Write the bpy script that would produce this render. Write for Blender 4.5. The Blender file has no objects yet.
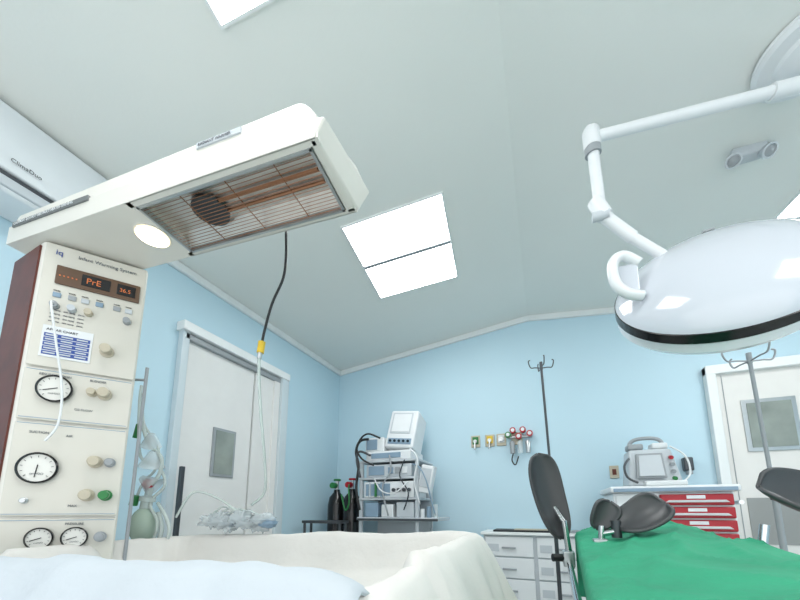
import bpy, math, random
from mathutils import Vector, Matrix, noise
random.seed(4)
S=bpy.context.scene
S.view_settings.view_transform='Standard'
S.view_settings.look='None'
S.view_settings.exposure=0.0

# ------------------------------------------------------------ materials
def srgb(r,g,b):
    f=lambda c:(c/255/12.92) if c/255<=0.04045 else ((c/255+0.055)/1.055)**2.4
    return (f(r),f(g),f(b),1)
MATS={}
def mat(name,rgb,rough=.5,metal=0,emit=0,noise_amt=0.03,scale=8,bump=0,alpha=1,coat=0,trans=0,bscale=60):
    if name in MATS: return MATS[name]
    m=bpy.data.materials.new(name); m.use_nodes=True
    nt=m.node_tree; b=nt.nodes['Principled BSDF']
    c=srgb(*rgb)
    tc=nt.nodes.new('ShaderNodeTexCoord')
    nz=nt.nodes.new('ShaderNodeTexNoise'); nz.inputs['Scale'].default_value=scale; nz.inputs['Detail'].default_value=4
    nt.links.new(tc.outputs['Object'],nz.inputs['Vector'])
    mx=nt.nodes.new('ShaderNodeMix'); mx.data_type='RGBA'
    mx.inputs[6].default_value=tuple(min(1,x*(1-noise_amt*1.6)) for x in c[:3])+(1,)
    mx.inputs[7].default_value=tuple(min(1,x*(1+noise_amt*1.6)) for x in c[:3])+(1,)
    nt.links.new(nz.outputs['Fac'],mx.inputs[0]); nt.links.new(mx.outputs[2],b.inputs['Base Color'])
    b.inputs['Roughness'].default_value=rough; b.inputs['Metallic'].default_value=metal
    b.inputs['Coat Weight'].default_value=coat; b.inputs['Coat Roughness'].default_value=.05
    b.inputs['Transmission Weight'].default_value=trans
    b.inputs['Alpha'].default_value=alpha
    if emit:
        b.inputs['Emission Color'].default_value=c; b.inputs['Emission Strength'].default_value=emit
    if bump:
        n2=nt.nodes.new('ShaderNodeTexNoise'); n2.inputs['Scale'].default_value=bscale; n2.inputs['Detail'].default_value=5
        nt.links.new(tc.outputs['Object'],n2.inputs['Vector'])
        bp=nt.nodes.new('ShaderNodeBump'); bp.inputs['Strength'].default_value=bump; bp.inputs['Distance'].default_value=.01
        nt.links.new(n2.outputs['Fac'],bp.inputs['Height']); nt.links.new(bp.outputs['Normal'],b.inputs['Normal'])
    MATS[name]=m; return m

M_wall=mat('wall_blue_paint',(190,218,230),.6,noise_amt=.02,scale=2,bump=.05)
M_ceil=mat('ceiling_paint',(228,231,227),.7,noise_amt=.02,scale=1.5,bump=.04)
M_floor=mat('vinyl_floor',(208,210,206),.35,noise_amt=.06,scale=12)
M_trim=mat('trim_white',(230,234,234),.4)
M_doorL=mat('door_grey_white',(224,224,222),.45)
M_doorR=mat('door_white',(224,223,219),.45)
M_frame=mat('door_frame_paint',(200,212,217),.4)
M_glassdark=mat('door_window_glass',(140,148,142),.12,noise_amt=.25,scale=6)
M_steel=mat('brushed_steel',(190,194,196),.3,.9,noise_amt=.06,scale=30)
M_kick=mat('kick_plate_metal',(150,152,150),.45,.3)
M_chrome=mat('chrome',(205,208,210),.14,1)
M_wire=mat('grille_wire_metal',(156,112,84),.3,.7)
M_darksteel=mat('dark_steel',(78,82,86),.35,.6)
M_cream=mat('cream_enamel',(222,220,212),.35,coat=.2,noise_amt=.015)
M_panel=mat('panel_enamel',(208,206,196),.4,noise_amt=.015)
M_brown=mat('brown_laminate',(98,48,38),.45,noise_amt=.3,scale=14)
M_black=mat('black_rubber',(26,27,29),.5)
M_blackgl=mat('black_gloss',(20,20,22),.2)
M_display=mat('display_brown',(96,72,54),.3)
M_digit=mat('orange_digit',(200,110,60),.5,emit=.25)
M_white=mat('white_plastic',(222,226,228),.35)
M_grey=mat('grey_plastic',(150,156,160),.4)
M_lgrey=mat('light_grey_plastic',(190,197,202),.4)
M_bluegrey=mat('blue_grey_plastic',(130,154,174),.4)
M_blue=mat('blue_print',(50,78,150),.5)
M_screen=mat('screen_dark',(40,50,58),.15)
M_cloth=mat('white_cloth',(216,214,209),.9,noise_amt=.025,scale=5,bump=.55,bscale=14)
M_cloth_shaded=mat('white_sheet_shaded',(188,196,202),.9,noise_amt=.03,scale=5,bump=.5,bscale=14)  # white cloth with the near sheet's bluish shadow put into its colour
M_green=mat('green_drape',(36,148,110),.7,noise_amt=.18,scale=7,bump=.6,bscale=20)
M_stir=mat('stirrup_grey',(66,68,70),.4,noise_amt=.08)
M_red=mat('red_plastic',(172,26,40),.35)
M_greenp=mat('green_plastic',(36,120,60),.4)
M_yellow=mat('yellow_plastic',(216,182,44),.4)
M_beige=mat('beige_plastic',(188,180,160),.5)
M_tube=mat('clear_tube',(216,226,222),.2,trans=.3,alpha=.85)
M_clear=mat('clear_plastic',(220,230,233),.12,alpha=.45,noise_amt=.1)
M_reflector=mat('heater_reflector',(226,223,217),.3,.7,noise_amt=.14,scale=9)
M_lampwhite=mat('lamp_shell_white',(198,204,212),.14,coat=.5,noise_amt=.005)
M_lampface=mat('lamp_ring_white',(222,227,232),.2,coat=.3,noise_amt=.005)
M_label=mat('label_grey',(110,114,114),.5)
M_text=mat('text_ink',(60,62,66),.6)
M_textl=mat('text_ink_light',(112,116,120),.6)
M_gface=mat('gauge_face',(222,222,216),.4)
M_emit=mat('light_panel_emission',(255,255,255),.5,emit=12.0)
M_warm=mat('warmer_bulb',(255,238,200),.5,emit=3.5)
M_ac=mat('ac_white',(220,226,229),.4)

# ------------------------------------------------------------ helpers
COL=S.collection
XF=Matrix.Identity(4); PAR=None
def root(name,loc=(0,0,0)):
    global PAR,XF
    e=bpy.data.objects.new(name,None); COL.objects.link(e); e.location=loc
    e.empty_display_size=.1
    PAR=e; XF=Matrix.Identity(4); return e
def finish(name,verts,faces,m,smooth=False,bevel=0,seg=2,solid=0,top=False,auto=True):
    me=bpy.data.meshes.new(name)
    me.from_pydata([XF@Vector(v) for v in verts],[],faces); me.update()
    me.materials.append(m)
    ob=bpy.data.objects.new(name,me); COL.objects.link(ob)
    import bmesh
    bm=bmesh.new(); bm.from_mesh(me); bmesh.ops.recalc_face_normals(bm,faces=bm.faces); bm.to_mesh(me); bm.free()
    if not top and PAR is not None:
        ob.parent=PAR; ob.matrix_parent_inverse=Matrix.Translation(-Vector(PAR.location))
    if solid:
        s=ob.modifiers.new('s','SOLIDIFY'); s.thickness=solid; s.offset=0
    if bevel:
        b=ob.modifiers.new('b','BEVEL'); b.width=bevel; b.segments=seg; b.limit_method='ANGLE'; b.angle_limit=math.radians(40)
    if smooth or bevel:
        for p in me.polygons: p.use_smooth=True
        if not smooth:
            w=ob.modifiers.new('w','WEIGHTED_NORMAL'); w.keep_sharp=True
    return ob
def box(name,x0,x1,y0,y1,z0,z1,m,bevel=0,seg=2,top=False):
    v=[(x0,y0,z0),(x1,y0,z0),(x1,y1,z0),(x0,y1,z0),(x0,y0,z1),(x1,y0,z1),(x1,y1,z1),(x0,y1,z1)]
    f=[(0,3,2,1),(4,5,6,7),(0,1,5,4),(1,2,6,5),(2,3,7,6),(3,0,4,7)]
    return finish(name,v,f,m,bevel=bevel,seg=seg,top=top)
def hexa(name,b4,t4,m,bevel=0,seg=2,top=False):
    v=list(b4)+list(t4)
    f=[(0,3,2,1),(4,5,6,7),(0,1,5,4),(1,2,6,5),(2,3,7,6),(3,0,4,7)]
    return finish(name,v,f,m,bevel=bevel,seg=seg,top=top)
def prism(name,poly,z0,z1,m,bevel=0,seg=2,top=False):
    n=len(poly)
    v=[(x,y,z0) for x,y in poly]+[(x,y,z1) for x,y in poly]
    f=[tuple(range(n))[::-1],tuple(range(n,2*n))]+[(i,(i+1)%n,n+(i+1)%n,n+i) for i in range(n)]
    return finish(name,v,f,m,bevel=bevel,seg=seg,top=top)
def basis(d):
    d=Vector(d).normalized()
    a=Vector((0,0,1)) if abs(d.z)<.9 else Vector((1,0,0))
    u=d.cross(a).normalized(); w=d.cross(u).normalized()
    return d,u,w
def lathe(name,prof,o,ax,m,seg=32,smooth=True,top=False):
    d,u,w=basis(ax); o=Vector(o); v=[];f=[]
    for r,s in prof:
        for i in range(seg):
            a=2*math.pi*i/seg
            v.append(tuple(o+d*s+(u*math.cos(a)+w*math.sin(a))*max(r,1e-4)))
    n=len(prof)
    for j in range(n-1):
        for i in range(seg):
            f.append((j*seg+i,j*seg+(i+1)%seg,(j+1)*seg+(i+1)%seg,(j+1)*seg+i))
    f.append(tuple(range(seg))); f.append(tuple(range((n-1)*seg,n*seg)))
    ob=finish(name,v,f,m,smooth=False,top=top)
    if smooth:
        for p in ob.data.polygons: p.use_smooth=len(p.vertices)==4
        e=ob.modifiers.new('e','EDGE_SPLIT'); e.split_angle=math.radians(38)
    return ob
def cyl(name,p0,p1,r,m,r1=None,seg=20,top=False):
    p0=Vector(p0);p1=Vector(p1); L=(p1-p0).length
    return lathe(name,[(r,0),(r if r1 is None else r1,L)],p0,p1-p0,m,seg=seg,top=top)
def tube(name,pts,r,m,seg=8,sub=6,top=False):
    P=[Vector(p) for p in pts]; Q=[]
    n=len(P)
    if n==2: Q=P
    else:
        for i in range(n-1):
            a=P[max(i-1,0)];b=P[i];c=P[i+1];d=P[min(i+2,n-1)]
            for k in range(sub):
                t=k/sub
                Q.append(.5*((2*b)+(c-a)*t+(2*a-5*b+4*c-d)*t*t+(-a+3*b-3*c+d)*t**3))
        Q.append(P[-1])
    v=[];f=[]; u=None
    for i,q in enumerate(Q):
        t=(Q[min(i+1,len(Q)-1)]-Q[max(i-1,0)]).normalized()
        if u is None: _,u,_w=basis(t)
        u=(u-t*u.dot(t)).normalized(); w=t.cross(u)
        for k in range(seg):
            a=2*math.pi*k/seg; v.append(tuple(q+(u*math.cos(a)+w*math.sin(a))*r))
    for i in range(len(Q)-1):
        for k in range(seg):
            f.append((i*seg+k,i*seg+(k+1)%seg,(i+1)*seg+(k+1)%seg,(i+1)*seg+k))
    f.append(tuple(range(seg))); f.append(tuple(range((len(Q)-1)*seg,len(Q)*seg)))
    return finish(name,v,f,m,smooth=True,top=top)
def ball(name,c,rx,ry,rz,m,seg=20,rings=12,top=False,amt=0):
    v=[];f=[]
    for j in range(rings+1):
        ph=math.pi*j/rings
        for i in range(seg):
            a=2*math.pi*i/seg
            p=Vector((math.sin(ph)*math.cos(a),math.sin(ph)*math.sin(a),math.cos(ph)))
            k=1+(amt*noise.noise(p*3+Vector(c)*7) if amt else 0)
            v.append((c[0]+rx*p.x*k,c[1]+ry*p.y*k,c[2]+rz*p.z*k))
    for j in range(rings):
        for i in range(seg):
            f.append((j*seg+i,j*seg+(i+1)%seg,(j+1)*seg+(i+1)%seg,(j+1)*seg+i))
    return finish(name,v,f,m,smooth=True,top=top)
def text(name,body,size,loc,xa,ya,m,ext=.0006):
    cu=bpy.data.curves.new(name,'FONT'); cu.body=body; cu.size=size; cu.extrude=ext
    cu.materials.append(m)
    ob=bpy.data.objects.new(name,cu); COL.objects.link(ob)
    x=Vector(xa).normalized(); y=Vector(ya); y=(y-x*y.dot(x)).normalized(); z=x.cross(y)
    Mx=Matrix((x,y,z)).transposed().to_4x4(); Mx.translation=Vector(loc)
    ob.parent=PAR; ob.matrix_parent_inverse=Matrix.Translation(-Vector(PAR.location)); ob.matrix_basis=XF@Mx
    return ob
def lerp(a,b,t): return a+(b-a)*t

# ------------------------------------------------------------ room
XL,XR,YB,YN=-2.226,3.2,3.5,-1.6
RX,RZ,SL=-.05,2.97,.115
def cz(x): return RZ-SL*abs(x-RX)
PAR=None
box('floor',XL-.1,XR+.1,YN,YB+.1,-.1,0,M_floor,top=True)
box('wall_left',XL-.1,XL,YN,YB+.1,0,cz(XL),M_wall,top=True)
box('wall_right',XR,XR+.1,YN,YB+.1,0,cz(XR),M_wall,top=True)
vb=[(XL,YB,0),(XR,YB,0),(XR,YB,cz(XR)),(RX,YB,RZ),(XL,YB,cz(XL))]
vb2=[(x,YB+.1,z) for x,y,z in vb]
finish('wall_back',vb+vb2,[(0,1,2,3,4),(9,8,7,6,5)]+[(i,(i+1)%5,5+(i+1)%5,5+i) for i in range(5)],M_wall,top=True)
pr=[(XL-.1,cz(XL)-.0115),(RX,RZ),(XR+.1,cz(XR)-.0115),(XR+.1,cz(XR)+.1),(RX,RZ+.12),(XL-.1,cz(XL)+.1)]
v=[(x,YN,z) for x,z in pr]+[(x,YB+.1,z) for x,z in pr]
finish('ceiling',v,[(0,1,4,5),(1,2,3,4),(6,11,10,7),(7,10,9,8)]+[(i,(i+1)%6,6+(i+1)%6,6+i) for i in range(6)],M_ceil,top=True)
tz=.055
box('trim_1',XL,XL+.03,YN,YB,cz(XL)-tz,cz(XL),M_trim,.006,top=True)
def crown(name,xa,xb):
    hexa(name,[(xa,YB-.03,cz(xa)-tz),(xb,YB-.03,cz(xb)-tz),(xb,YB,cz(xb)-tz),(xa,YB,cz(xa)-tz)],
      [(xa,YB-.03,cz(xa)),(xb,YB-.03,cz(xb)),(xb,YB,cz(xb)),(xa,YB,cz(xa))],M_trim,.004,top=True)
crown('trim_2',XL+.03,RX); crown('trim_3',RX,XR)
box('baseboard_back',XL,1.25,YB-.015,YB,0,.1,M_trim,top=True)
box('baseboard_left',XL,XL+.015,YN,1.45,0,.1,M_trim,top=True)
# left door
r=root('door_1',(XL,2,0))
box('slab_a',XL,XL+.02,1.5,2.14,0,2.22,M_doorL)
box('slab_b',XL,XL+.03,2.15,2.36,0,2.22,M_doorL)
box('jamb_near',XL,XL+.05,1.48,1.53,0,2.28,M_frame,.005)
box('jamb_far',XL,XL+.07,2.43,2.52,0,2.30,M_frame,.005)
box('jamb_inner',XL,XL+.045,2.36,2.43,0,2.24,M_doorL,.004)
box('header',XL,XL+.08,1.46,2.52,2.245,2.31,M_trim,.006)
box('header_track',XL,XL+.05,1.5,2.43,2.20,2.24,M_grey,.003)
box('window_frame',XL+.015,XL+.033,1.79,1.99,1.29,1.65,M_grey,.004)
box('window_glass',XL+.03,XL+.037,1.81,1.97,1.31,1.63,M_glassdark)
# right door
r=root('door_2',(1.7,YB,0))
box('slab',1.33,2.3,YB-.03,YB,0,2.13,M_doorR)
box('jamb_near',1.27,1.335,YB-.07,YB,0,2.2,M_trim,.006)
box('jamb_far',2.3,2.37,YB-.07,YB,0,2.2,M_trim,.006)
box('header',1.27,2.37,YB-.072,YB,2.13,2.205,M_trim,.006)
box('window_frame',1.47,1.79,YB-.042,YB-.03,1.49,1.9,M_steel,.004)
box('window_glass',1.5,1.76,YB-.047,YB-.035,1.52,1.87,M_glassdark)
box('kick_plate',1.42,2.2,YB-.037,YB-.03,.80,1.14,M_kick)
box('leaf_gap',1.375,1.38,YB-.034,YB-.03,0,2.12,M_grey)

# ------------------------------------------------------------ ceiling lights
def light(cx,cy,ang=6.3,w=.64,l=.76):
    r=root('ceiling_light',(cx,cy,cz(cx)))
    ca,sa=math.cos(math.radians(ang)),math.sin(math.radians(ang))
    def q(name,x0,x1,y0,y1,o0,o1,m):
        pts=[]
        for x,y in ((x0,y0),(x1,y0),(x1,y1),(x0,y1)):
            pts.append((cx+x*ca-y*sa,cy+x*sa+y*ca))
        hexa(name,[(x,y,cz(x)-o1) for x,y in pts],[(x,y,cz(x)-o0) for x,y in pts],m)
    a,b=w/2,l/2
    q('frame_back',-a,a,-b,b,0,.004,M_grey)
    q('frame_w',-a-.01,-a,-b,b,0,.012,M_trim); q('frame_e',a,a+.01,-b,b,0,.012,M_trim)
    q('frame_s',-a-.01,a+.01,-b-.01,-b,0,.012,M_trim); q('frame_n',-a-.01,a+.01,b,b+.01,0,.012,M_trim)
    q('divider',-a,a,-.014,.014,0,.016,M_grey)
    q('diffuser_1',-a,a,-b,-.014,.004,.010,M_emit); q('diffuser_2',-a,a,.014,b,.004,.010,M_emit)
light(-.82,2.12)
light(-.655,.37)
light(1.763,2.25)
light(1.70,.36)
# emergency light
r=root('emergency_light',(1.06,2.06,cz(1.06)))
box('base',.98,1.12,2.02,2.09,cz(1.06)-.045,cz(1.06)+.008,M_lgrey,.012)
for i,x in enumerate((.99,1.11)):
    dd=Vector((.25*(-1 if i==0 else 1),-.7,-.75)).normalized(); o=Vector((x,2.05,cz(1.06)-.035))
    lathe('head_%d'%i,[(.0,0),(.026,0),(.033,.026),(.033,.042),(.026,.044),(.024,.038),(0,.038)],o,dd,M_lgrey)
    lathe('lens_%d'%i,[(0,0),(.023,0),(.0,.01)],o+dd*.039,dd,M_grey)

# ------------------------------------------------------------ AC
r=root('air_conditioner',(XL,.3,2.5))
xa=-1.98
hexa('body',[(XL,-.35,2.37),(xa-.03,-.35,2.37),(xa-.03,.93,2.37),(XL,.93,2.37)],[(XL,-.35,2.70),(xa-.01,-.35,2.735),(xa-.01,.93,2.735),(XL,.93,2.70)],M_ac,.02,3)
hexa('front_panel',[(xa-.03,-.34,2.45),(xa-.006,-.34,2.45),(xa-.006,.92,2.45),(xa-.03,.92,2.45)],[(xa-.02,-.34,2.725),(xa+.004,-.34,2.725),(xa+.004,.92,2.725),(xa-.02,.92,2.725)],M_ac,.008)
box('louver',xa-.05,xa-.018,-.3,.88,2.385,2.43,M_lgrey,.006)
box('louver_slot',xa-.05,xa-.022,-.32,.9,2.432,2.448,M_darksteel)
text('logo','ClimaDuo',.024,(xa+.004,.54,2.49),(0,1,0),(0,0,1),M_text)

# ------------------------------------------------------------ radiant warmer
hb=Matrix.Translation((-.535,.618,2.0))@Matrix.Rotation(math.radians(5.2),4,'Z')
r=root('infant_radiant_warmer',(-1.55,.75,0))
XF=hb
T=.14; W=.245
x0=-1.22; g0,g1,h0,h1=-.61,.02,.02,.228
hexa('hood_top',[(x0,0,.045),(.065,0,.045),(.10,W+.004,.045),(x0,W,.045)],[(x0,.012,T-.004),(-.01,.010,T+.018),(.06,W-.012,T+.018),(x0,W-.012,T)],M_cream,.024,4)
hexa('hood_cap',[(-.25,.03,T),(-.03,.03,T+.01),(.02,W-.03,T+.01),(-.25,W-.03,T)],[(-.2,.05,T+.018),(-.05,.05,T+.03),(-.01,W-.05,T+.03),(-.2,W-.05,T+.018)],M_lgrey,.006)
box('hood_under_rear',x0,g0,0.001,W-.001,0,.06,M_cream,.003)
box('hood_skirt_near',x0,.045,-.001,.006,0,.07,M_cream,.002)
box('hood_skirt_far',x0,.055,W-.006,W+.001,0,.07,M_cream,.002)
box('hood_rail_near',g0-.02,g1+.03,0.002,h0,0,.06,M_cream)
box('hood_rail_far',g0-.02,g1+.03,h1,W-.002,0,.06,M_cream)
hexa('hood_nose',[(g1,0,0),(.045,0,0),(.06,W,0),(g1,W,0)],[(g1,0,.06),(.07,0,.06),(.10,W,.06),(g1,W,.06)],M_cream,.008,3)
box('grille_frame_near',g0,g1,h0,h0+.008,-.004,.02,M_steel)
box('grille_frame_far',g0,g1,h1-.008,h1,-.004,.02,M_steel)
box('grille_frame_a',g0,g0+.008,h0,h1,-.004,.02,M_steel)
box('grille_frame_b',g1-.008,g1,h0,h1,-.004,.02,M_steel)
box('reflector',g0,g1,h0,h1,.044,.049,M_reflector)
hexa('reflector_slope',[(g0,h0,.01),(g1,h0,.01),(g1,h0+.004,.01),(g0,h0+.004,.01)],[(g0,h0+.04,.045),(g1,h0+.04,.045),(g1,h0+.05,.045),(g0,h0+.05,.045)],M_reflector)
hexa('reflector_slope_far',[(g0,h1-.004,.01),(g1,h1-.004,.01),(g1,h1,.01),(g0,h1,.01)],[(g0,h1-.05,.045),(g1,h1-.05,.045),(g1,h1-.04,.045),(g0,h1-.04,.045)],M_reflector)
for k,y in enumerate((.105,.145)):
    cyl('heater_element_%d'%k,(g0+.20,y,.033),(g1-.03,y,.033),.0055,M_wire)
lathe('heater_socket',[(0,0),(.058,0),(.058,.012),(.04,.02),(0,.02)],(g0+.19,.125,.024),(0,0,1),M_darksteel)
for i in range(17):
    y=h0+.010+i*(h1-h0-.020)/16
    cyl('grille_wire_%d'%i,(g0+.004,y,.004),(g1-.004,y,.004),.0011,M_wire,seg=6)
for i,x in enumerate((g0+.16,g0+.33,g0+.5)):
    cyl('grille_cross_%d'%i,(x,h0,.008),(x,h1,.008),.0018,M_wire,seg=6)
lathe('exam_light_ring',[(.0,0),(.056,0),(.056,.01),(0,.01)],(-.672,.125,-.004),(0,0,1),M_cream)
lathe('exam_light',[(0,-.004),(.03,-.006),(.05,0),(0,.003)],(-.672,.125,-.006),(0,0,1),M_warm)
box('hood_strip',x0+.03,-.80,-.006,.002,.058,.076,M_label)
text('hood_strip_text','CAUTION  DO NOT OBSTRUCT HEATER OPENING',.0135,(x0+.04,-.0075,.063),(1,0,0),(0,0,1),M_white)
box('hood_label',-.36,-.20,.001,.008,.108,.126,M_lgrey)
text('hood_label_text','RADIANT WARMER',.0135,(-.352,-.0005,.112),(1,0,0),(0,0,1),M_textl)
XF=Matrix.Identity(4)
P1=Vector((-1.58,.54,0));P2=Vector((-1.40,.79,0))
prism('column',[(-1.58,.545),(-1.405,.79),(-1.70,.93),(-1.80,.56)],.14,1.995,M_cream,.012,3)
prism('column_side_laminate',[(-1.80,.552),(-1.592,.540),(-1.592,.546),(-1.80,.56)],.5,1.975,M_brown)
e=(P2-P1).normalized(); nrm=Vector((e.y,-e.x,0))
pm=Matrix((( e.x,0,nrm.x,P1.x),(e.y,0,nrm.y,P1.y),(0,1,0,0),(0,0,0,1)))
XF=pm    # local: x along panel (0..0.308), y = world z, z = outward
PW=(P2-P1).length
box('panel_top',.012,PW-.006,1.53,1.985,0,.008,M_panel,.006)
box('panel_mid',.012,PW-.006,1.345,1.522,0,.008,M_panel,.006)
box('panel_low',.012,PW-.006,1.03,1.337,0,.008,M_panel,.006)
box('panel_base',.012,PW-.006,.80,1.022,0,.008,M_panel,.006)
for k,y in enumerate((1.351,1.516,1.331,1.036,1.016)): box('trim_line_%d'%k,.018,PW-.012,y,y+.002,.008,.009,M_bluegrey)
text('title','Infant Warming System',.018,(.10,1.95,.0095),(1,0,0),(0,1,0),M_textl)
text('maker','iq',.028,(.04,1.945,.0095),(1,0,0),(0,1,0),M_blue)
box('display',.05,PW-.02,1.835,1.905,.008,.016,M_display,.003)
box('display_window_a',.12,.20,1.85,1.892,.016,.018,M_blackgl)
box('display_window_b',.22,.275,1.85,1.892,.016,.018,M_blackgl)
text('digits_a','PrE',.030,(.132,1.860,.0185),(1,0,0),(0,1,0),M_digit)
text('digits_b','36.5',.020,(.227,1.862,.0185),(1,0,0),(0,1,0),M_digit)
for i in range(5): box('led_%d'%i,.06+i*.011,.064+i*.011,1.864,1.868,.016,.018,M_digit)
for i,x in enumerate((.05,.09,.125,.165,.215,.25)):
    box('button_%d'%i,x,x+.022,1.785,1.803,.008,.013,(M_bluegrey,M_grey,M_lgrey)[i%3],.002)
    text('btn_text_%d'%i,'mode',.008,(x,1.808,.0095),(1,0,0),(0,1,0),M_text)
for i,x in enumerate((.06,.105,.15,.26)):
    lathe('jack_%d'%i,[(0,0),(.013,0),(.011,.02),(0,.02)],(x,1.752,.008),(0,0,1),(M_grey,M_lgrey,M_beige,M_grey)[i])
for i in range(4): text('tiny_%d'%i,'air temp   skin temp   alarm',.008,(.05,1.735-i*.014,.0095),(1,0,0),(0,1,0),M_textl)
box('chart_label',.04,.172,1.565,1.678,.008,.0105,M_white)
for j in range(5):
    box('chart_row_%d'%j,.046,.166,1.573+j*.016,1.586+j*.016,.0105,.0115,M_blue)
    for k in range(3): box('chart_cell_%d_%d'%(j,k),.05+k*.04,.08+k*.04,1.577+j*.016,1.582+j*.016,.0115,.012,M_lgrey)
text('chart_title','APGAR CHART',.012,(.05,1.66,.011),(1,0,0),(0,1,0),M_text)
def gauge(nm,x,y,r):
    lathe(nm+'_bezel',[(0,0),(r,0),(r*1.02,.014),(r*.92,.018),(r*.9,.012),(0,.012)],(x,y,.008),(0,0,1),M_blackgl)
    lathe(nm+'_face',[(0,0),(r*.89,0),(0,.0004)],(x,y,.0205),(0,0,1),M_gface)
    for k in range(11):
        a=math.radians(225-27*k); c,s=math.cos(a),math.sin(a)
        cyl(nm+'_tick_%d'%k,(x+c*r*.68,y+s*r*.68,.022),(x+c*r*.8,y+s*r*.8,.022),.0008,M_text,seg=5)
    a=math.radians(200 if nm!='gauge_b' else 265)
    cyl(nm+'_needle',(x-.2*r*math.cos(a),y-.2*r*math.sin(a),.0225),(x+.62*r*math.cos(a),y+.62*r*math.sin(a),.0225),.0014,M_black,seg=5)
    text(nm+'_txt','cmH2O',r*.2,(x-r*.3,y-r*.45,.0218),(1,0,0),(0,1,0),M_textl,ext=.0003)
gauge('gauge_a',.095,1.455,.046); gauge('gauge_b',.085,1.185,.05)
gauge('gauge_c',.115,.96,.034); gauge('gauge_d',.20,.96,.034)
def knob(nm,x,y,r,l,m):
    lathe(nm,[(0,0),(r*1.25,0),(r*1.25,.006),(r*.75,.008),(r*.75,l*.4),(r,l*.45),(r,l*.95),(r*.85,l),(0,l)],(x,y,.008),(0,0,1),m,seg=16)
knob('knob_a',.215,1.62,.017,.045,M_beige); knob('knob_b',.19,1.46,.012,.03,M_beige); knob('knob_c',.225,1.46,.017,.04,M_beige)
knob('knob_d',.225,1.215,.017,.045,M_beige); knob('knob_e',.265,1.215,.013,.035,M_grey)
knob('knob_f',.215,1.10,.017,.045,M_beige); knob('knob_g',.265,1.10,.015,.055,M_greenp); knob('knob_h',.265,.96,.014,.03,M_grey)
knob('knob_i',.065,1.08,.008,.02,M_steel)
for i,(x,y) in enumerate(((.15,1.39),(.05,1.30),(.14,1.295),(.17,1.06),(.05,.86),(.17,1.001),(.05,1.50),(.18,1.50))):
    text('plate_%d'%i,('O2 FLOW','SUCTION','AIR','MAX','INLET','PRESSURE','RESUSCITATION','BLENDER')[i],.011,(x,y,.0095),(1,0,0),(0,1,0),M_textl)
tube('lead_wire',[(.06,1.752,.03),(.065,1.73,.06),(.09,1.6,.05),(.12,1.45,.045),(.125,1.33,.05),(.10,1.27,.05)],.0035,M_white)
XF=Matrix.Identity(4)
cyl('side_rail',(-1.41,.83,.7),(-1.41,.83,1.60),.006,M_grey)
cyl('side_rail_bracket_a',(-1.41,.83,1.55),(-1.47,.80,1.55),.005,M_grey)
cyl('side_rail_bracket_b',(-1.41,.83,.8),(-1.47,.80,.8),.005,M_grey)
box('base_foot',-1.75,-.55,.68,.78,.08,.14,M_cream,.01)
box('base_cross',-1.78,-1.62,.35,1.05,.06,.14,M_cream,.01)
box('base_cross_front',-.62,-.52,.40,1.05,.06,.14,M_cream,.01)
for i,(x,y) in enumerate(((-1.70,.40),(-1.70,1.0),(-.57,.44),(-.57,1.0))):
    cyl('caster_%d'%i,(x,y-.015,.04),(x,y+.015,.04),.04,M_black)
box('bed_support',-1.42,-.45,.62,.86,.14,.62,M_cream,.01)

# hanging cable (from hood)
r=root('hanging_cable',(-.80,.87,1.7))
tube('black_cable',[(-.787,.862,2.02),(-.79,.872,1.93),(-.80,.875,1.85),(-.838,.87,1.76),(-.865,.87,1.66),(-.872,.87,1.615)],.0045,M_black)
cyl('yellow_plug',(-.872,.87,1.625),(-.877,.87,1.585),.012,M_yellow)
cyl('plug_tip',(-.877,.87,1.587),(-.88,.87,1.565),.008,M_steel)
tube('white_hose',[(-.88,.87,1.57),(-.885,.88,1.50),(-.905,.92,1.38),(-.935,.98,1.24),(-.98,1.04,1.12),(-1.08,1.08,1.07)],.005,M_tube)

# ------------------------------------------------------------ bassinet
r=root('bassinet',(-.84,.72,.8))
bx0,bx1,by0,by1=-1.46,-.178,.35,1.095
cx,cy,hx,hy=(bx0+bx1)/2,(by0+by1)/2,(bx1-bx0)/2,(by1-by0)/2
def rimz(x): return .985+(x+.2)*.035
def loop(dh,n=40,rad=.06):
    HX,HY=hx+dh,hy+dh; R_=max(.02,rad+dh*.6); out=[]
    cs=[(HX-R_,HY-R_,0),(-HX+R_,HY-R_,90),(-HX+R_,-HY+R_,180),(HX-R_,-HY+R_,270)]
    for q,(ax,ay,a0) in enumerate(cs):
        for k in range(9):
            a=math.radians(a0+90*k/8); out.append((cx+ax+R_*math.cos(a),cy+ay+R_*math.sin(a)))
        nx,ny,_=cs[(q+1)%4]; a=math.radians(a0+90)
        p=(cx+ax+R_*math.cos(a),cy+ay+R_*math.sin(a)); qn=(cx+nx+R_*math.cos(a),cy+ny+R_*math.sin(a))
        for k in range(1,n): out.append((lerp(p[0],qn[0],k/n),lerp(p[1],qn[1],k/n)))
    return out
spec=[(.13,-.45,.030),(.11,-.33,.026),(.085,-.22,.020),(.055,-.12,.013),(.028,-.05,.008),(.008,-.012,.004),(-.008,0.0,.003),(-.024,-.004,.003),(-.034,-.02,.004),(-.05,-.06,.008),(-.075,-.10,.012),(-.12,-.12,.016),(-.2,-.12,.016),(-.30,-.12,.01)]
v=[];f=[]; n=None
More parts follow.
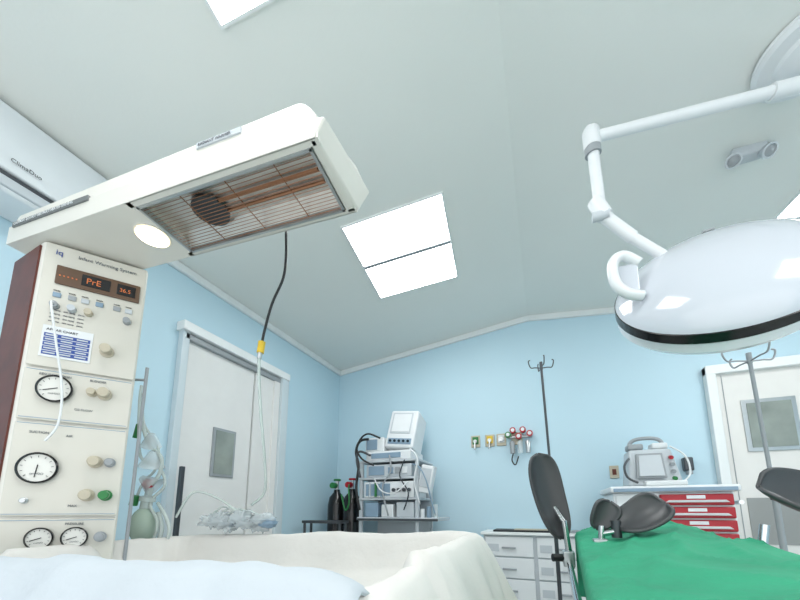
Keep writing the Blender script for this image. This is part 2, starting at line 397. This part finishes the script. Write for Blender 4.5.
for dh,dz,amp in spec:
    pts=loop(dh); n=len(pts)
    for k,(x,y) in enumerate(pts):
        ang=k/n*2*math.pi
        fold=math.sin(ang*19+2*math.sin(ang*3))*.5+noise.noise(Vector((x*7,y*7,dz*1.5)))*1.2
        d=Vector((x-cx,y-cy)).normalized()
        if dz>-.1 and dh>-.05: zz=.012*noise.noise(Vector((x*5,y*5,7)))+.004*noise.noise(Vector((x*25,y*25,3)))
        else: zz=.02*noise.noise(Vector((x*8,y*8,2)))
        v.append((x+d.x*amp*fold,y+d.y*amp*fold,rimz(x)+dz+zz-(.022 if y<cy-hy*.5 else 0)))
for j in range(len(spec)-1):
    for k in range(n): f.append((j*n+k,j*n+(k+1)%n,(j+1)*n+(k+1)%n,(j+1)*n+k))
f.append(tuple(range((len(spec)-1)*n,len(spec)*n)))
finish('linen_cover',v,f,M_cloth,smooth=True)
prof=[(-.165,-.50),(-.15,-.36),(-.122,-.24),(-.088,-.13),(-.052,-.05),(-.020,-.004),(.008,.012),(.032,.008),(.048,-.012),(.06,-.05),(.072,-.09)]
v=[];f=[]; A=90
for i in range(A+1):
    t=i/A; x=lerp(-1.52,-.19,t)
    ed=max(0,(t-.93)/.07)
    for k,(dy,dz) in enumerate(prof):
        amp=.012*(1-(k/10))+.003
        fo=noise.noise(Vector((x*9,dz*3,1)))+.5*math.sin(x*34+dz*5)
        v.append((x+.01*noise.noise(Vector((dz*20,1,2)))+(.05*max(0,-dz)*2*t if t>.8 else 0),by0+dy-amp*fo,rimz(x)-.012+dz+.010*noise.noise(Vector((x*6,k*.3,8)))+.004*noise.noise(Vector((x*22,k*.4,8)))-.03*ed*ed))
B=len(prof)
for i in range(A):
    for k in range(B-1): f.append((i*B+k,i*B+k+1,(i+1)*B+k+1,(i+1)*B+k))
finish('folded_sheet',v,f,M_cloth_shaded,smooth=True,solid=.005)
box('tray',cx-hx+.1,cx+hx-.1,cy-hy+.08,cy+hy-.08,.62,.84,M_white,.01)

# tubing bundle on rim
r=root('plastic_tubing_bundle',(-1.14,1.10,1.02))
for k in range(9):
    x=-1.30+k*.035
    ball('pouch_%d'%k,(x,1.085+.02*math.sin(k*2),1.005+.012*math.sin(k*1.7)),.045,.035,.026+.008*math.sin(k*3),M_clear,amt=.8)
ball('blue_cap',(-1.0,1.09,1.0),.035,.03,.018,M_bluegrey,amt=.5)
ball('blue_cap_2',(-1.2,1.10,1.0),.04,.03,.018,M_bluegrey,amt=.5)
for k in range(4):
    tube('coil_%d'%k,[(-1.34+.03*k,1.08,.99),(-1.28+.04*k,1.11,1.06-.006*k),(-1.18+.03*k,1.09,1.045),(-1.12+.04*k,1.11,1.0),(-1.04+.02*k,1.09,1.03-.005*k)],.004,M_tube)
tube('loop_hose',[(-1.40,1.0,1.02),(-1.34,1.02,1.12),(-1.25,1.06,1.10),(-1.16,1.09,1.04)],.005,M_tube)

# resuscitation bag & circuit beside the column
r=root('resuscitator_set',(-1.58,.97,1.1))
M_bag=mat('silicone_bag',(188,206,188),.25,alpha=.75)
ball('bag',(-1.565,.98,.985),.055,.05,.078,M_bag)
lathe('bag_valve',[(0,0),(.022,0),(.022,.03),(.03,.032),(.03,.05),(.014,.055),(.014,.09),(0,.09)],(-1.565,.98,1.055),(.15,0,1),M_tube)
cyl('red_ring',(-1.56,.97,1.155),(-1.54,.97,1.163),.020,M_red)
lathe('mask',[(0,.06),(.012,.06),(.02,.045),(.045,0),(.05,-.008),(.04,-.004),(.0,.03)],(-1.54,.97,1.24),(.3,-.2,1),M_clear)
lathe('mask_b',[(0,.06),(.012,.06),(.02,.045),(.04,0),(.044,-.008),(.0,.03)],(-1.53,.98,1.15),(-.6,-.4,.5),M_clear)
lathe('mask_c',[(0,.05),(.012,.05),(.02,.035),(.036,0),(.04,-.008),(.0,.03)],(-1.56,.97,1.33),(.4,-.3,.8),M_clear)
cyl('green_valve',(-1.635,.95,1.36),(-1.62,.95,1.42),.013,M_greenp)
cyl('green_knob',(-1.60,.95,1.07),(-1.59,.95,1.11),.016,M_greenp)
tube('hose_a',[(-1.62,.95,1.56),(-1.615,.96,1.44),(-1.57,.97,1.37),(-1.52,.98,1.30),(-1.53,.98,1.22),(-1.58,.97,1.17),(-1.60,.96,1.1)],.005,M_tube)
tube('hose_b',[(-1.64,.95,1.60),(-1.62,.94,1.5),(-1.60,.95,1.3),(-1.57,.97,1.25),(-1.51,.99,1.22),(-1.49,1.0,1.15),(-1.54,.98,1.08),(-1.48,.98,1.0),(-1.50,.98,.92),(-1.58,.98,.88)],.006,M_tube)
tube('hose_c',[(-1.58,.97,.92),(-1.53,.98,.86),(-1.49,.99,.9),(-1.48,1.0,.97),(-1.51,1.0,1.04)],.009,M_tube)
tube('hose_d',[(-1.60,.95,1.42),(-1.56,.96,1.33),(-1.50,.98,1.27),(-1.50,.98,1.2),(-1.56,.98,1.14)],.008,M_tube)
tube('hose_e',[(-1.52,1.0,1.08),(-1.46,1.0,1.02),(-1.43,1.0,.96),(-1.47,1.0,.90),(-1.54,.99,.93)],.007,M_tube)

# dark upright by left wall
r=root('equipment_stand',(-2.08,1.5,0))
box('post',-2.10,-2.075,1.487,1.513,.04,1.32,M_darksteel,.004)
for i in range(4):
    a=math.pi/4+i*math.pi/2
    cyl('leg_%d'%i,(-2.085,1.5,.05),(-2.085+.12*math.cos(a),1.5+.12*math.sin(a),.02),.014,M_black)

# ------------------------------------------------------------ monitor cart
r=root('anesthesia_monitor_cart',(-1.3,3.1,0))
X0,X1,Y0,Y1=-1.60,-1.04,2.95,3.35
for i,(x,y) in enumerate(((X0,Y0),(X1,Y0),(X0,Y1),(X1,Y1))):
    box('post_%d'%i,x-.015,x+.015,y-.015,y+.015,.1,1.50,M_lgrey)
    cyl('caster_%d'%i,(x,y-.015,.05),(x,y+.015,.05),.05,M_black)
box('back_panel',X0,X1,Y1-.03,Y1,.15,1.5,M_lgrey)
for i,z in enumerate((.12,.55,.95,1.14,1.33,1.49)):
    box('shelf_%d'%i,X0-.02,X1+.02,Y0-.02,Y1+.02,z,z+.02,M_lgrey,.004)
box('worktop',-1.62,-.84,2.90,3.3,.955,.985,M_lgrey,.006)
box('worktop_edge',-1.62,-.84,2.892,2.902,.955,.975,M_darksteel,.002)
box('vaporizer_a',-1.56,-1.42,2.94,3.1,.985,1.12,M_bluegrey,.01)
box('vaporizer_b',-1.39,-1.27,2.94,3.1,.985,1.10,M_white,.01)
box('unit_c',-1.24,-1.07,2.94,3.1,.985,1.12,M_lgrey,.01)
box('module_a',-1.57,-1.07,2.94,3.3,1.16,1.31,M_white,.01)
box('module_a_face',-1.55,-1.30,2.935,2.945,1.18,1.29,M_bluegrey,.003)
for k in range(4): cyl('module_knob_%d'%k,(-1.26+k*.05,2.94,1.23),(-1.26+k*.05,2.915,1.23),.016,M_darksteel,seg=14)
box('module_b',-1.55,-1.09,2.94,3.3,1.35,1.47,M_lgrey,.01)
box('module_b_screen',-1.52,-1.36,2.93,2.945,1.37,1.455,M_bluegrey,.003)
for k in range(3): box('module_b_btn_%d'%k,-1.32+k*.07,-1.27+k*.07,2.93,2.945,1.38,1.44,(M_bluegrey,M_grey,M_white)[k],.003)
for k in range(3): cyl('flow_tube_%d'%k,(-1.50+k*.06,2.925,1.17),(-1.50+k*.06,2.925,1.30),.012,(M_clear,M_greenp,M_bluegrey)[k],seg=10)
box('monitor_base',-1.56,-1.10,2.95,3.3,1.51,1.60,M_white,.012)
box('monitor_base_face',-1.50,-1.2,2.942,2.955,1.53,1.58,M_bluegrey,.003)
box('recorder',-1.58,-1.38,2.97,3.28,1.60,1.74,M_white,.012)
box('recorder_face',-1.565,-1.45,2.962,2.975,1.62,1.72,M_bluegrey,.003)
XF=Matrix.Translation((-1.24,3.1,1.60))@Matrix.Rotation(math.radians(6),4,'Y')@Matrix.Rotation(math.radians(-14),4,'X')
box('monitor_body',-.145,.145,-.13,.13,0,.39,M_white,.02,3)
box('monitor_screen',-.115,.095,-.136,-.128,.14,.36,M_lgrey,.004)
box('monitor_display',-.10,.08,-.139,-.13,.155,.345,M_white,.004)
box('monitor_strip',-.115,.12,-.137,-.13,.03,.09,M_bluegrey,.004)
for k in range(5): cyl('monitor_key_%d'%k,(-.09+k*.045,-.13,.06),(-.09+k*.045,-.145,.06),.013,M_screen,seg=12)
box('monitor_top',-.08,.1,-.05,.1,.39,.41,M_grey,.008)
XF=Matrix.Translation((-.99,3.0,1.2))@Matrix.Rotation(math.radians(12),4,'Y')
box('side_panel',-.06,.06,-.05,.05,0,.25,M_white,.012)
box('side_panel_face',-.045,.045,-.056,-.048,.05,.22,M_lgrey,.004)
XF=Matrix.Identity(4)
tube('black_hose',[(-1.52,2.93,1.72),(-1.60,2.90,1.70),(-1.64,2.9,1.6),(-1.60,2.88,1.45),(-1.62,2.88,1.25),(-1.58,2.88,1.05)],.013,M_black)
tube('black_hose_2',[(-1.50,2.93,1.56),(-1.60,2.90,1.60),(-1.62,2.88,1.52),(-1.58,2.88,1.35)],.011,M_darksteel)
tube('black_hose_3',[(-1.40,2.93,1.72),(-1.50,2.88,1.76),(-1.58,2.88,1.72),(-1.62,2.88,1.62),(-1.56,2.88,1.52),(-1.45,2.9,1.46)],.009,M_black)
tube('white_lead',[(-1.1,2.92,1.6),(-1.02,2.9,1.5),(-1.05,2.9,1.3),(-1.0,2.9,1.1)],.007,M_white)
tube('grey_lead',[(-1.3,2.92,1.55),(-1.28,2.9,1.4),(-1.36,2.9,1.25),(-1.3,2.9,1.0)],.008,M_grey)
tube('lead_c',[(-1.15,2.92,1.5),(-1.18,2.88,1.35),(-1.10,2.88,1.2),(-1.15,2.9,1.05)],.006,M_screen)
tube('lead_d',[(-1.45,2.92,1.33),(-1.35,2.86,1.22),(-1.22,2.86,1.2),(-1.10,2.88,1.3)],.006,M_white)
tube('lead_e',[(-1.08,2.94,1.46),(-1.0,2.9,1.42),(-.94,2.9,1.30),(-.90,2.92,1.12),(-.88,2.95,1.02)],.006,M_bluegrey)
for k,x in enumerate((-1.0,-.94,-.88)):
    cyl('flask_%d'%k,(x,2.97,.985),(x,2.97,1.06+.02*k),.02,(M_white,M_bluegrey,M_clear)[k],seg=14)

# oxygen cylinders
r=root('oxygen_cylinder_trolley',(-1.9,3.1,0))
for k,(x,y) in enumerate(((-2.0,3.15),(-1.80,3.12))):
    lathe('cylinder_%d'%k,[(0,0),(.085,0),(.09,.02),(.09,1.04),(.075,1.12),(.035,1.17),(.03,1.2),(0,1.2)],(x,y,.06),(0,0,1),M_blackgl)
    cyl('valve_%d'%k,(x,y,1.25),(x,y,1.35),.018,M_steel)
    lathe('handwheel_%d'%k,[(0,0),(.035,0),(.04,.01),(.035,.02),(0,.02)],(x,y,1.35),(0,0,1),(M_greenp,M_red)[k])
    cyl('regulator_%d'%k,(x-.01,y-.02,1.30),(x-.01,y-.08,1.30),.03,M_greenp if k==0 else M_red)
tube('o2_hose',[(-1.79,3.04,1.30),(-1.76,2.98,1.25),(-1.74,2.96,1.12),(-1.78,2.96,1.05),(-1.84,2.98,1.2)],.008,M_greenp)
box('trolley_base',-2.12,-1.70,3.02,3.26,0,.06,M_darksteel,.005)
r=root('side_table',(-1.88,2.85,0))
box('top',-2.10,-1.68,2.72,2.86,.93,.955,M_darksteel,.004)
for i,(x,y) in enumerate(((-2.08,2.74),(-1.70,2.74),(-2.08,2.84),(-1.70,2.84))): cyl('leg_%d'%i,(x,y,0),(x,y,.93),.012,M_darksteel)

# ------------------------------------------------------------ white drawer cabinet
r=root('drawer_cabinet',(-.1,3.3,0))
box('carcass',-.50,.31,3.115,3.48,.02,.845,M_lgrey,.004)
box('worktop',-.52,.33,3.08,3.48,.845,.868,M_trim,.004)
for c_,(xa,xb) in enumerate(((-.485,-.105),(-.075,.295))):
    zt=.83
    for j in range(4):
        h=.17 if j<3 else .24
        box('drawer_%d_%d'%(c_,j),xa,xb,3.098,3.118,zt-h+.012,zt,M_white,.006)
        box('handle_%d_%d'%(c_,j),(xa+xb)/2-.055,(xa+xb)/2+.055,3.078,3.1,zt-h*.55,zt-h*.55+.014,M_grey,.003)
        box('label_%d_%d'%(c_,j),xa+.02,xa+.11,3.094,3.099,zt-h*.7,zt-h*.35,M_lgrey)
        zt-=h
box('plinth',-.49,.30,3.14,3.47,0,.03,M_grey)
r=root('black_tray',(-.1,3.2,.868))
box('tray',-.42,.10,3.12,3.36,.868,.884,M_black,.003)
box('papers',-.25,.02,3.15,3.32,.884,.890,M_beige)
box('box_of_gloves',.12,.26,3.15,3.3,.868,.885,M_grey,.004)

# ------------------------------------------------------------ wall gas outlets
r=root('medical_gas_outlets',(-.45,YB,1.73))
for i,(x,m) in enumerate(((-.605,M_greenp),(-.465,M_yellow),(-.355,M_white))):
    box('plate_%d'%i,x-.045,x+.045,YB-.015,YB,1.67,1.79,M_beige,.005)
    box('insert_%d'%i,x-.03,x+.03,YB-.022,YB-.012,1.70,1.775,m,.004)
    cyl('socket_%d'%i,(x,YB-.02,1.725),(x,YB-.05,1.725),.018,M_steel)
    if i<2: cyl('nozzle_%d'%i,(x,YB-.05,1.72),(x,YB-.07,1.64),.008,M_steel)
r=root('suction_regulator',(-.20,YB,1.72))
box('plate',-.26,-.16,YB-.02,YB,1.67,1.79,M_beige,.005)
for i,(x,z,m) in enumerate(((-.24,1.80,M_red),(-.15,1.80,M_red),(-.09,1.76,M_red),(-.285,1.76,M_greenp),(-.19,1.74,M_red))):
    cyl('dial_%d'%i,(x,YB-.04,z),(x,YB-.09,z),.028,m)
    cyl('dial_face_%d'%i,(x,YB-.091,z),(x,YB-.094,z),.017,M_white)
cyl('manifold',(-.28,YB-.04,1.74),(-.07,YB-.04,1.74),.014,M_steel)
for i,x in enumerate((-.25,-.18,-.11)):
    lathe('bottle_%d'%i,[(0,0),(.022,0),(.024,.1),(.014,.12),(0,.12)],(x,YB-.06,1.58),(0,0,1),(M_grey,M_clear,M_steel)[i])
tube('hose',[(-.23,YB-.06,1.62),(-.26,YB-.07,1.52),(-.23,YB-.07,1.47),(-.20,YB-.06,1.55)],.006,M_black)
r=root('wall_outlet',(.57,YB,1.38))
box('plate',.54,.61,YB-.01,YB,1.32,1.43,M_beige,.004)
box('socket',.56,.59,YB-.014,YB-.008,1.35,1.40,M_brown,.002)
r=root('soap_dispenser',(1.09,YB,1.4))
box('body',1.055,1.12,YB-.06,YB,1.36,1.47,M_darksteel,.01)
box('tip',1.07,1.105,YB-.07,YB-.02,1.33,1.36,M_grey,.005)

# ------------------------------------------------------------ crash cart
r=root('crash_cart',(.8,3.1,0))
box('body',.46,1.14,2.93,3.38,.1,1.17,M_white,.01)
box('top',.44,1.17,2.89,3.4,1.17,1.215,M_white,.012)
box('top_rim',.46,1.15,2.885,2.9,1.175,1.2,M_bluegrey,.003)
zt=1.155
for j,h in enumerate((.085,.085,.085,.1,.16,.16,.2)):
    box('drawer_%d'%j,.735,1.13,2.905,2.935,zt-h+.012,zt,M_red,.008)
    hexa('pull_%d'%j,[(.76,2.885,zt-h+.03),(1.10,2.885,zt-h+.03),(1.10,2.91,zt-h+.03),(.76,2.91,zt-h+.03)],[(.78,2.88,zt-h+.045),(1.08,2.88,zt-h+.045),(1.08,2.91,zt-h+.045),(.78,2.91,zt-h+.045)],M_white,.002)
    box('tag_%d'%j,.88,.98,2.9,2.906,zt-.03,zt-.008,M_white)
    zt-=h
for j in range(6):
    box('left_door_%d'%j,.475,.715,2.918,2.935,1.02-j*.17,1.155-j*.17,M_lgrey if j%2 else M_white,.006)
cyl('push_handle',(1.18,2.95,1.1),(1.18,3.35,1.1),.014,M_chrome)
for i,(x,y) in enumerate(((.52,2.99),(1.08,2.99),(.52,3.32),(1.08,3.32))): cyl('caster_%d'%i,(x,y-.015,.05),(x,y+.015,.05),.05,M_black)
# defib
r=root('defibrillator_monitor',(.72,3.05,1.215))
hexa('body',[(.57,2.95,1.215),(.90,2.95,1.215),(.90,3.2,1.215),(.57,3.2,1.215)],[(.60,3.02,1.49),(.86,3.02,1.49),(.86,3.2,1.49),(.60,3.2,1.49)],M_lgrey,.02,3)
hexa('bezel',[(.62,2.935,1.27),(.80,2.935,1.27),(.80,2.96,1.27),(.62,2.96,1.27)],[(.64,2.99,1.455),(.80,2.99,1.455),(.80,3.02,1.455),(.64,3.02,1.455)],M_grey,.006)
hexa('screen',[(.635,2.928,1.285),(.785,2.928,1.285),(.785,2.95,1.285),(.635,2.95,1.285)],[(.652,2.98,1.44),(.785,2.98,1.44),(.785,3.0,1.44),(.652,3.0,1.44)],M_lgrey,.003)
for k in range(4): cyl('key_%d'%k,(.845,2.962+k*.011,1.27+k*.05),(.845,2.942+k*.011,1.265+k*.05),.014,(M_greenp,M_grey,M_grey,M_red)[k],seg=12)
tube('carry_handle',[(.62,3.1,1.48),(.63,3.1,1.55),(.68,3.1,1.58),(.78,3.1,1.58),(.83,3.1,1.55),(.84,3.1,1.48)],.014,M_grey)
box('paddle_a',.60,.70,3.03,3.14,1.49,1.535,M_grey,.012)
box('paddle_b',.75,.85,3.03,3.14,1.49,1.535,M_white,.012)
box('front_tray',.66,.9,2.90,2.97,1.215,1.25,M_white,.008)
tube('lead',[(.59,2.98,1.42),(.55,2.94,1.36),(.56,2.92,1.28),(.62,2.92,1.24)],.008,M_darksteel)
tube('lead_b',[(.85,3.0,1.50),(.92,2.96,1.42),(.93,2.94,1.30),(.88,2.93,1.235)],.006,M_white)

# ------------------------------------------------------------ IV poles
def ivpole(x,y,top,hw,m,rad,lean=0):
    r=root('iv_pole',(x,y,0))
    cyl('tube_lower',(x,y,.06),(x,y,1.15),rad*1.5,m)
    cyl('tube_upper',(x,y,1.1),(x+lean,y,top-.03),rad,m)
    cyl('lock_collar',(x,y,1.10),(x,y,1.17),rad*2,M_black)
    xt=x+lean
    for i in range(4):
        a=i*math.pi/2+.25; dx,dy=math.cos(a)*hw,math.sin(a)*hw
        tube('hook_%d'%i,[(xt,y,top-.04),(xt+dx*.5,y+dy*.5,top-.035),(xt+dx*.85,y+dy*.85,top-.035),(xt+dx,y+dy,top-.01),(xt+dx*1.03,y+dy*1.03,top+.015),(xt+dx*.9,y+dy*.9,top+.02)],rad*.5,m)
    cyl('finial',(xt,y,top-.05),(xt,y,top+.005),rad*1.3,m)
    for i in range(5):
        a=i*2*math.pi/5; cyl('foot_%d'%i,(x,y,.08),(x+.25*math.cos(a),y+.25*math.sin(a),.05),.012,m)
        cyl('caster_%d'%i,(x+.25*math.cos(a),y+.25*math.sin(a)-.01,.025),(x+.25*math.cos(a),y+.25*math.sin(a)+.01,.025),.025,M_black)
ivpole(.055,2.5,2.06,.08,M_darksteel,.008,-.02)
ivpole(1.05,2.3,1.86,.12,M_grey,.009,-.01)

# ------------------------------------------------------------ operating table with green drape
r=root('gynecological_table',(.36,1.2,0))
NY=90; v=[];f=[]; cols=None
Ya,Yb=.42,2.12
for j in range(NY+1):
    t=j/NY; y=lerp(Ya,Yb,t)
    xl=lerp(.055,.145,t); xr=lerp(.655,.60,t)
    hump=max(0,(t-.55)/.45); hump=hump*hump*(3-2*hump)
    zl=lerp(.885,.930,t); zr=lerp(.895,.965,t)+.012*hump
    row=[]
    ns=44
    for k in range(7):
        q=k/7; z=lerp(.62,zl-.03,q); amp=.014*(1-q)
        row.append((xl+.03*(1-q)-.008+amp*noise.noise(Vector((1,y*9,z*2))),y,z))
    row.append((xl-.006,y,zl-.012))
    for k in range(ns+1):
        q=k/ns; x=lerp(xl,xr,q); z=lerp(zl,zr,q)+(.022+.022*hump)*math.sin(math.pi*q)
        ph=x*9-y*4+1.5*noise.noise(Vector((x*3,y*3,1)))
        z+=.012*noise.noise(Vector((x*6,y*4,2)))+.014*(1-abs(math.sin(ph*1.7)))**2+.009*(1-abs(math.sin(x*14+y*9+noise.noise(Vector((x*4,y*4,6)))*3)))**3
        row.append((x,y,z))
    row.append((xr+.008,y,zr-.012))
    for k in range(7):
        q=1-k/7; z=lerp(.58,zr-.03,q)
        row.append((xr+.03*(1-q)+.012+.02*(1-q)*noise.noise(Vector((4,y*9,z*2))),y,z))
    cols=len(row); v+=row
for j in range(NY):
    for k in range(cols-1): f.append((j*cols+k,j*cols+k+1,(j+1)*cols+k+1,(j+1)*cols+k))
for jj,dy in ((0,-.02),(NY,.02)):
    base=len(v)
    for k in range(7,cols-7):
        x,y,z=v[jj*cols+k]; v.append((x,y+dy,z-.015))
    b2=len(v)
    for k in range(7,cols-7):
        x,y,z=v[jj*cols+k]; v.append((x,y+dy*1.5+.01*noise.noise(Vector((x*12,3,jj))),.6))
    m_=cols-14
    for k in range(m_-1):
        f.append((jj*cols+7+k,jj*cols+8+k,base+k+1,base+k)); f.append((base+k,base+k+1,b2+k+1,b2+k))
finish('green_drape',v,f,M_green,smooth=True)
hexa('mattress',[(.11,.45,.74),(.61,.45,.74),(.57,2.08,.78),(.19,2.08,.78)],[(.10,.45,.86),(.61,.45,.86),(.57,2.08,.90),(.18,2.08,.90)],M_black,.02)
box('pedestal',.24,.48,.95,1.6,.1,.76,M_lgrey,.02)
box('base',.14,.56,.75,1.9,0,.12,M_lgrey,.02)
cyl('side_rail',(.055,.6,.78),(.095,2.05,.82),.012,M_chrome)
def shell(name,c,up,nr,L,Wd,curv,m=M_stir,th=.012,taper=.25,bend=.0):
    c=Vector(c); U=Vector(up).normalized(); N_=Vector(nr); N_=(N_-U*N_.dot(U)).normalized(); R_=U.cross(N_)
    v=[];f=[]; A,B=24,16
    for i in range(A+1):
        s=-1+2*i/A
        w=Wd/2*(1-abs(s)**3.0)**.45*(1+taper*s)
        w=max(w,Wd*.02)
        for k in range(B+1):
            q=-1+2*k/B; ang=q*curv*.5*math.pi
            rr=w/max(math.sin(curv*.5*math.pi),.2)
            p=c+U*(s*L/2)+R_*(math.sin(ang)*rr)+N_*((1-math.cos(ang))*rr+bend*s*s)
            v.append(tuple(p))
    for i in range(A):
        for k in range(B): f.append((i*(B+1)+k,i*(B+1)+k+1,(i+1)*(B+1)+k+1,(i+1)*(B+1)+k))
    return finish(name,v,f,m,smooth=True,solid=th)
cyl('clamp_post_left',(.10,1.88,.78),(.08,1.88,1.0),.014,M_chrome)
box('clamp_left',.065,.115,1.84,1.92,.79,.86,M_steel,.006)
cyl('clamp_knob_left',(.07,1.86,.83),(.02,1.84,.83),.018,M_black)
cyl('arm_left',(.08,1.88,.99),(.045,1.93,1.06),.014,M_chrome)
shell('leg_holder_left',(.01,1.92,1.12),(-.20,0,1),(.55,-.9,0),.43,.165,.5,taper=.12,bend=.03)
cyl('clamp_post_mid',(.19,1.58,.84),(.20,1.58,.99),.012,M_chrome)
box('clamp_mid',.165,.215,1.55,1.61,.88,.94,M_steel,.006)
cyl('arm_mid',(.20,1.58,.96),(.31,1.60,.98),.012,M_chrome)
cyl('joint_mid',(.25,1.59,.945),(.25,1.59,1.01),.018,M_darksteel)
shell('leg_holder_mid',(.345,1.60,1.015),(.75,.1,.45),(-.35,-.75,.6),.185,.15,.6,taper=.15,bend=.02)
shell('knee_pad_mid',(.21,1.60,1.03),(.55,0,1),(.3,-.9,.2),.12,.09,.6)
cyl('clamp_post_right',(.66,1.62,.80),(.70,1.62,1.0),.014,M_chrome)
box('clamp_right',.64,.69,1.59,1.65,.84,.90,M_steel,.006)
shell('leg_holder_right',(.81,1.60,1.065),(.85,.2,-.28),(-.1,-.7,.65),.32,.22,.6,taper=.1,bend=.02)

# ------------------------------------------------------------ surgical lamp
r=root('surgical_light',(1.08,1.62,2.84))
zc=cz(1.10)
lathe('ceiling_cup',[(0,0),(.19,0),(.19,.015),(.175,.03),(.13,.035),(.12,.05),(.08,.06),(.045,.09),(.045,.15),(0,.15)],(1.10,1.64,zc+.012),(0,0,-1),M_white,seg=48)
cyl('spindle',(1.10,1.64,zc-.10),(1.10,1.64,zc-.18),.034,M_lgrey)
cyl('arm_upper',(1.10,1.64,2.69),(.29,1.462,2.60),.022,M_white)
cyl('arm_sleeve',(1.12,1.644,2.692),(.92,1.60,2.67),.029,M_white)
lathe('knuckle',[(0,0),(.028,0),(.033,.01),(.033,.08),(.028,.09),(0,.09)],(.275,1.46,2.64),(0,0,-1),M_white)
cyl('arm_lower',(.275,1.46,2.58),(.288,1.50,2.30),.022,M_white)
lathe('joint_band',[(0,0),(.031,0),(.031,.03),(0,.03)],(.276,1.464,2.555),(.04,.16,-1),M_grey)
cyl('joint_elbow',(.272,1.50,2.33),(.302,1.50,2.25),.031,M_white)
cyl('elbow_knob',(.255,1.49,2.25),(.315,1.49,2.25),.02,M_lgrey)
n_=Vector((.15,.74,-.50)).normalized(); LC=Vector((.640,1.52,1.893))
cyl('yoke_arm',(.285,1.50,2.27),(.40,1.54,2.15),.024,M_white)
cyl('yoke_arm_b',(.40,1.54,2.15),(.50,1.56,2.05),.020,M_white)
R=.33
prof=[(0,-.125),(.05,-.123),(.11,-.117),(.17,-.102),(.22,-.083),(.265,-.056),(.30,-.028),(.32,0),(.325,.012)]
lathe('shell',prof,LC,n_,M_lampwhite,seg=96)
lathe('black_band',[(.32,.010),(.328,.014),(.328,.050),(.31,.055)],LC,n_,M_blackgl,seg=96)
lathe('glass_ring',[(.312,.050),(.322,.055),(.322,.090),(.30,.115),(.25,.14),(.15,.155),(0,.16)],LC,n_,M_lampface,seg=96)
hp=[(.385,1.45,1.975),(.335,1.43,2.005),(.300,1.42,1.985),(.292,1.42,1.935),(.302,1.42,1.885),(.335,1.43,1.85),(.385,1.45,1.84)]
tube('side_handle',hp,.019,M_white,seg=14)
box('handle_plate',.31,.38,1.44,1.455,1.86,1.975,M_lampwhite,.006)
upv=n_.cross(Vector((0,0,1))).cross(n_).normalized(); upv=upv if upv.z>0 else -upv
lathe('badge',[(0,0),(.022,0),(.018,.006),(0,.006)],LC+upv*.21-n_*.088,-n_*1+upv*.45,M_grey)

# ------------------------------------------------------------ lighting
w=bpy.data.worlds.new('World'); S.world=w; w.use_nodes=True
w.node_tree.nodes['Background'].inputs[0].default_value=(.97,.985,1,1)
w.node_tree.nodes['Background'].inputs[1].default_value=1.9

# ------------------------------------------------------------ camera
th=math.atan(56/350); ya=math.atan(145/354.5)
cd=bpy.data.cameras.new('camera'); cd.sensor_width=36; cd.lens=350/800*36
cd.shift_y=154/800; cd.clip_start=.02
co=bpy.data.objects.new('camera',cd); COL.objects.link(co)
co.location=(0,0,1.05); co.rotation_euler=(math.pi/2+th,0,ya)
S.camera=co
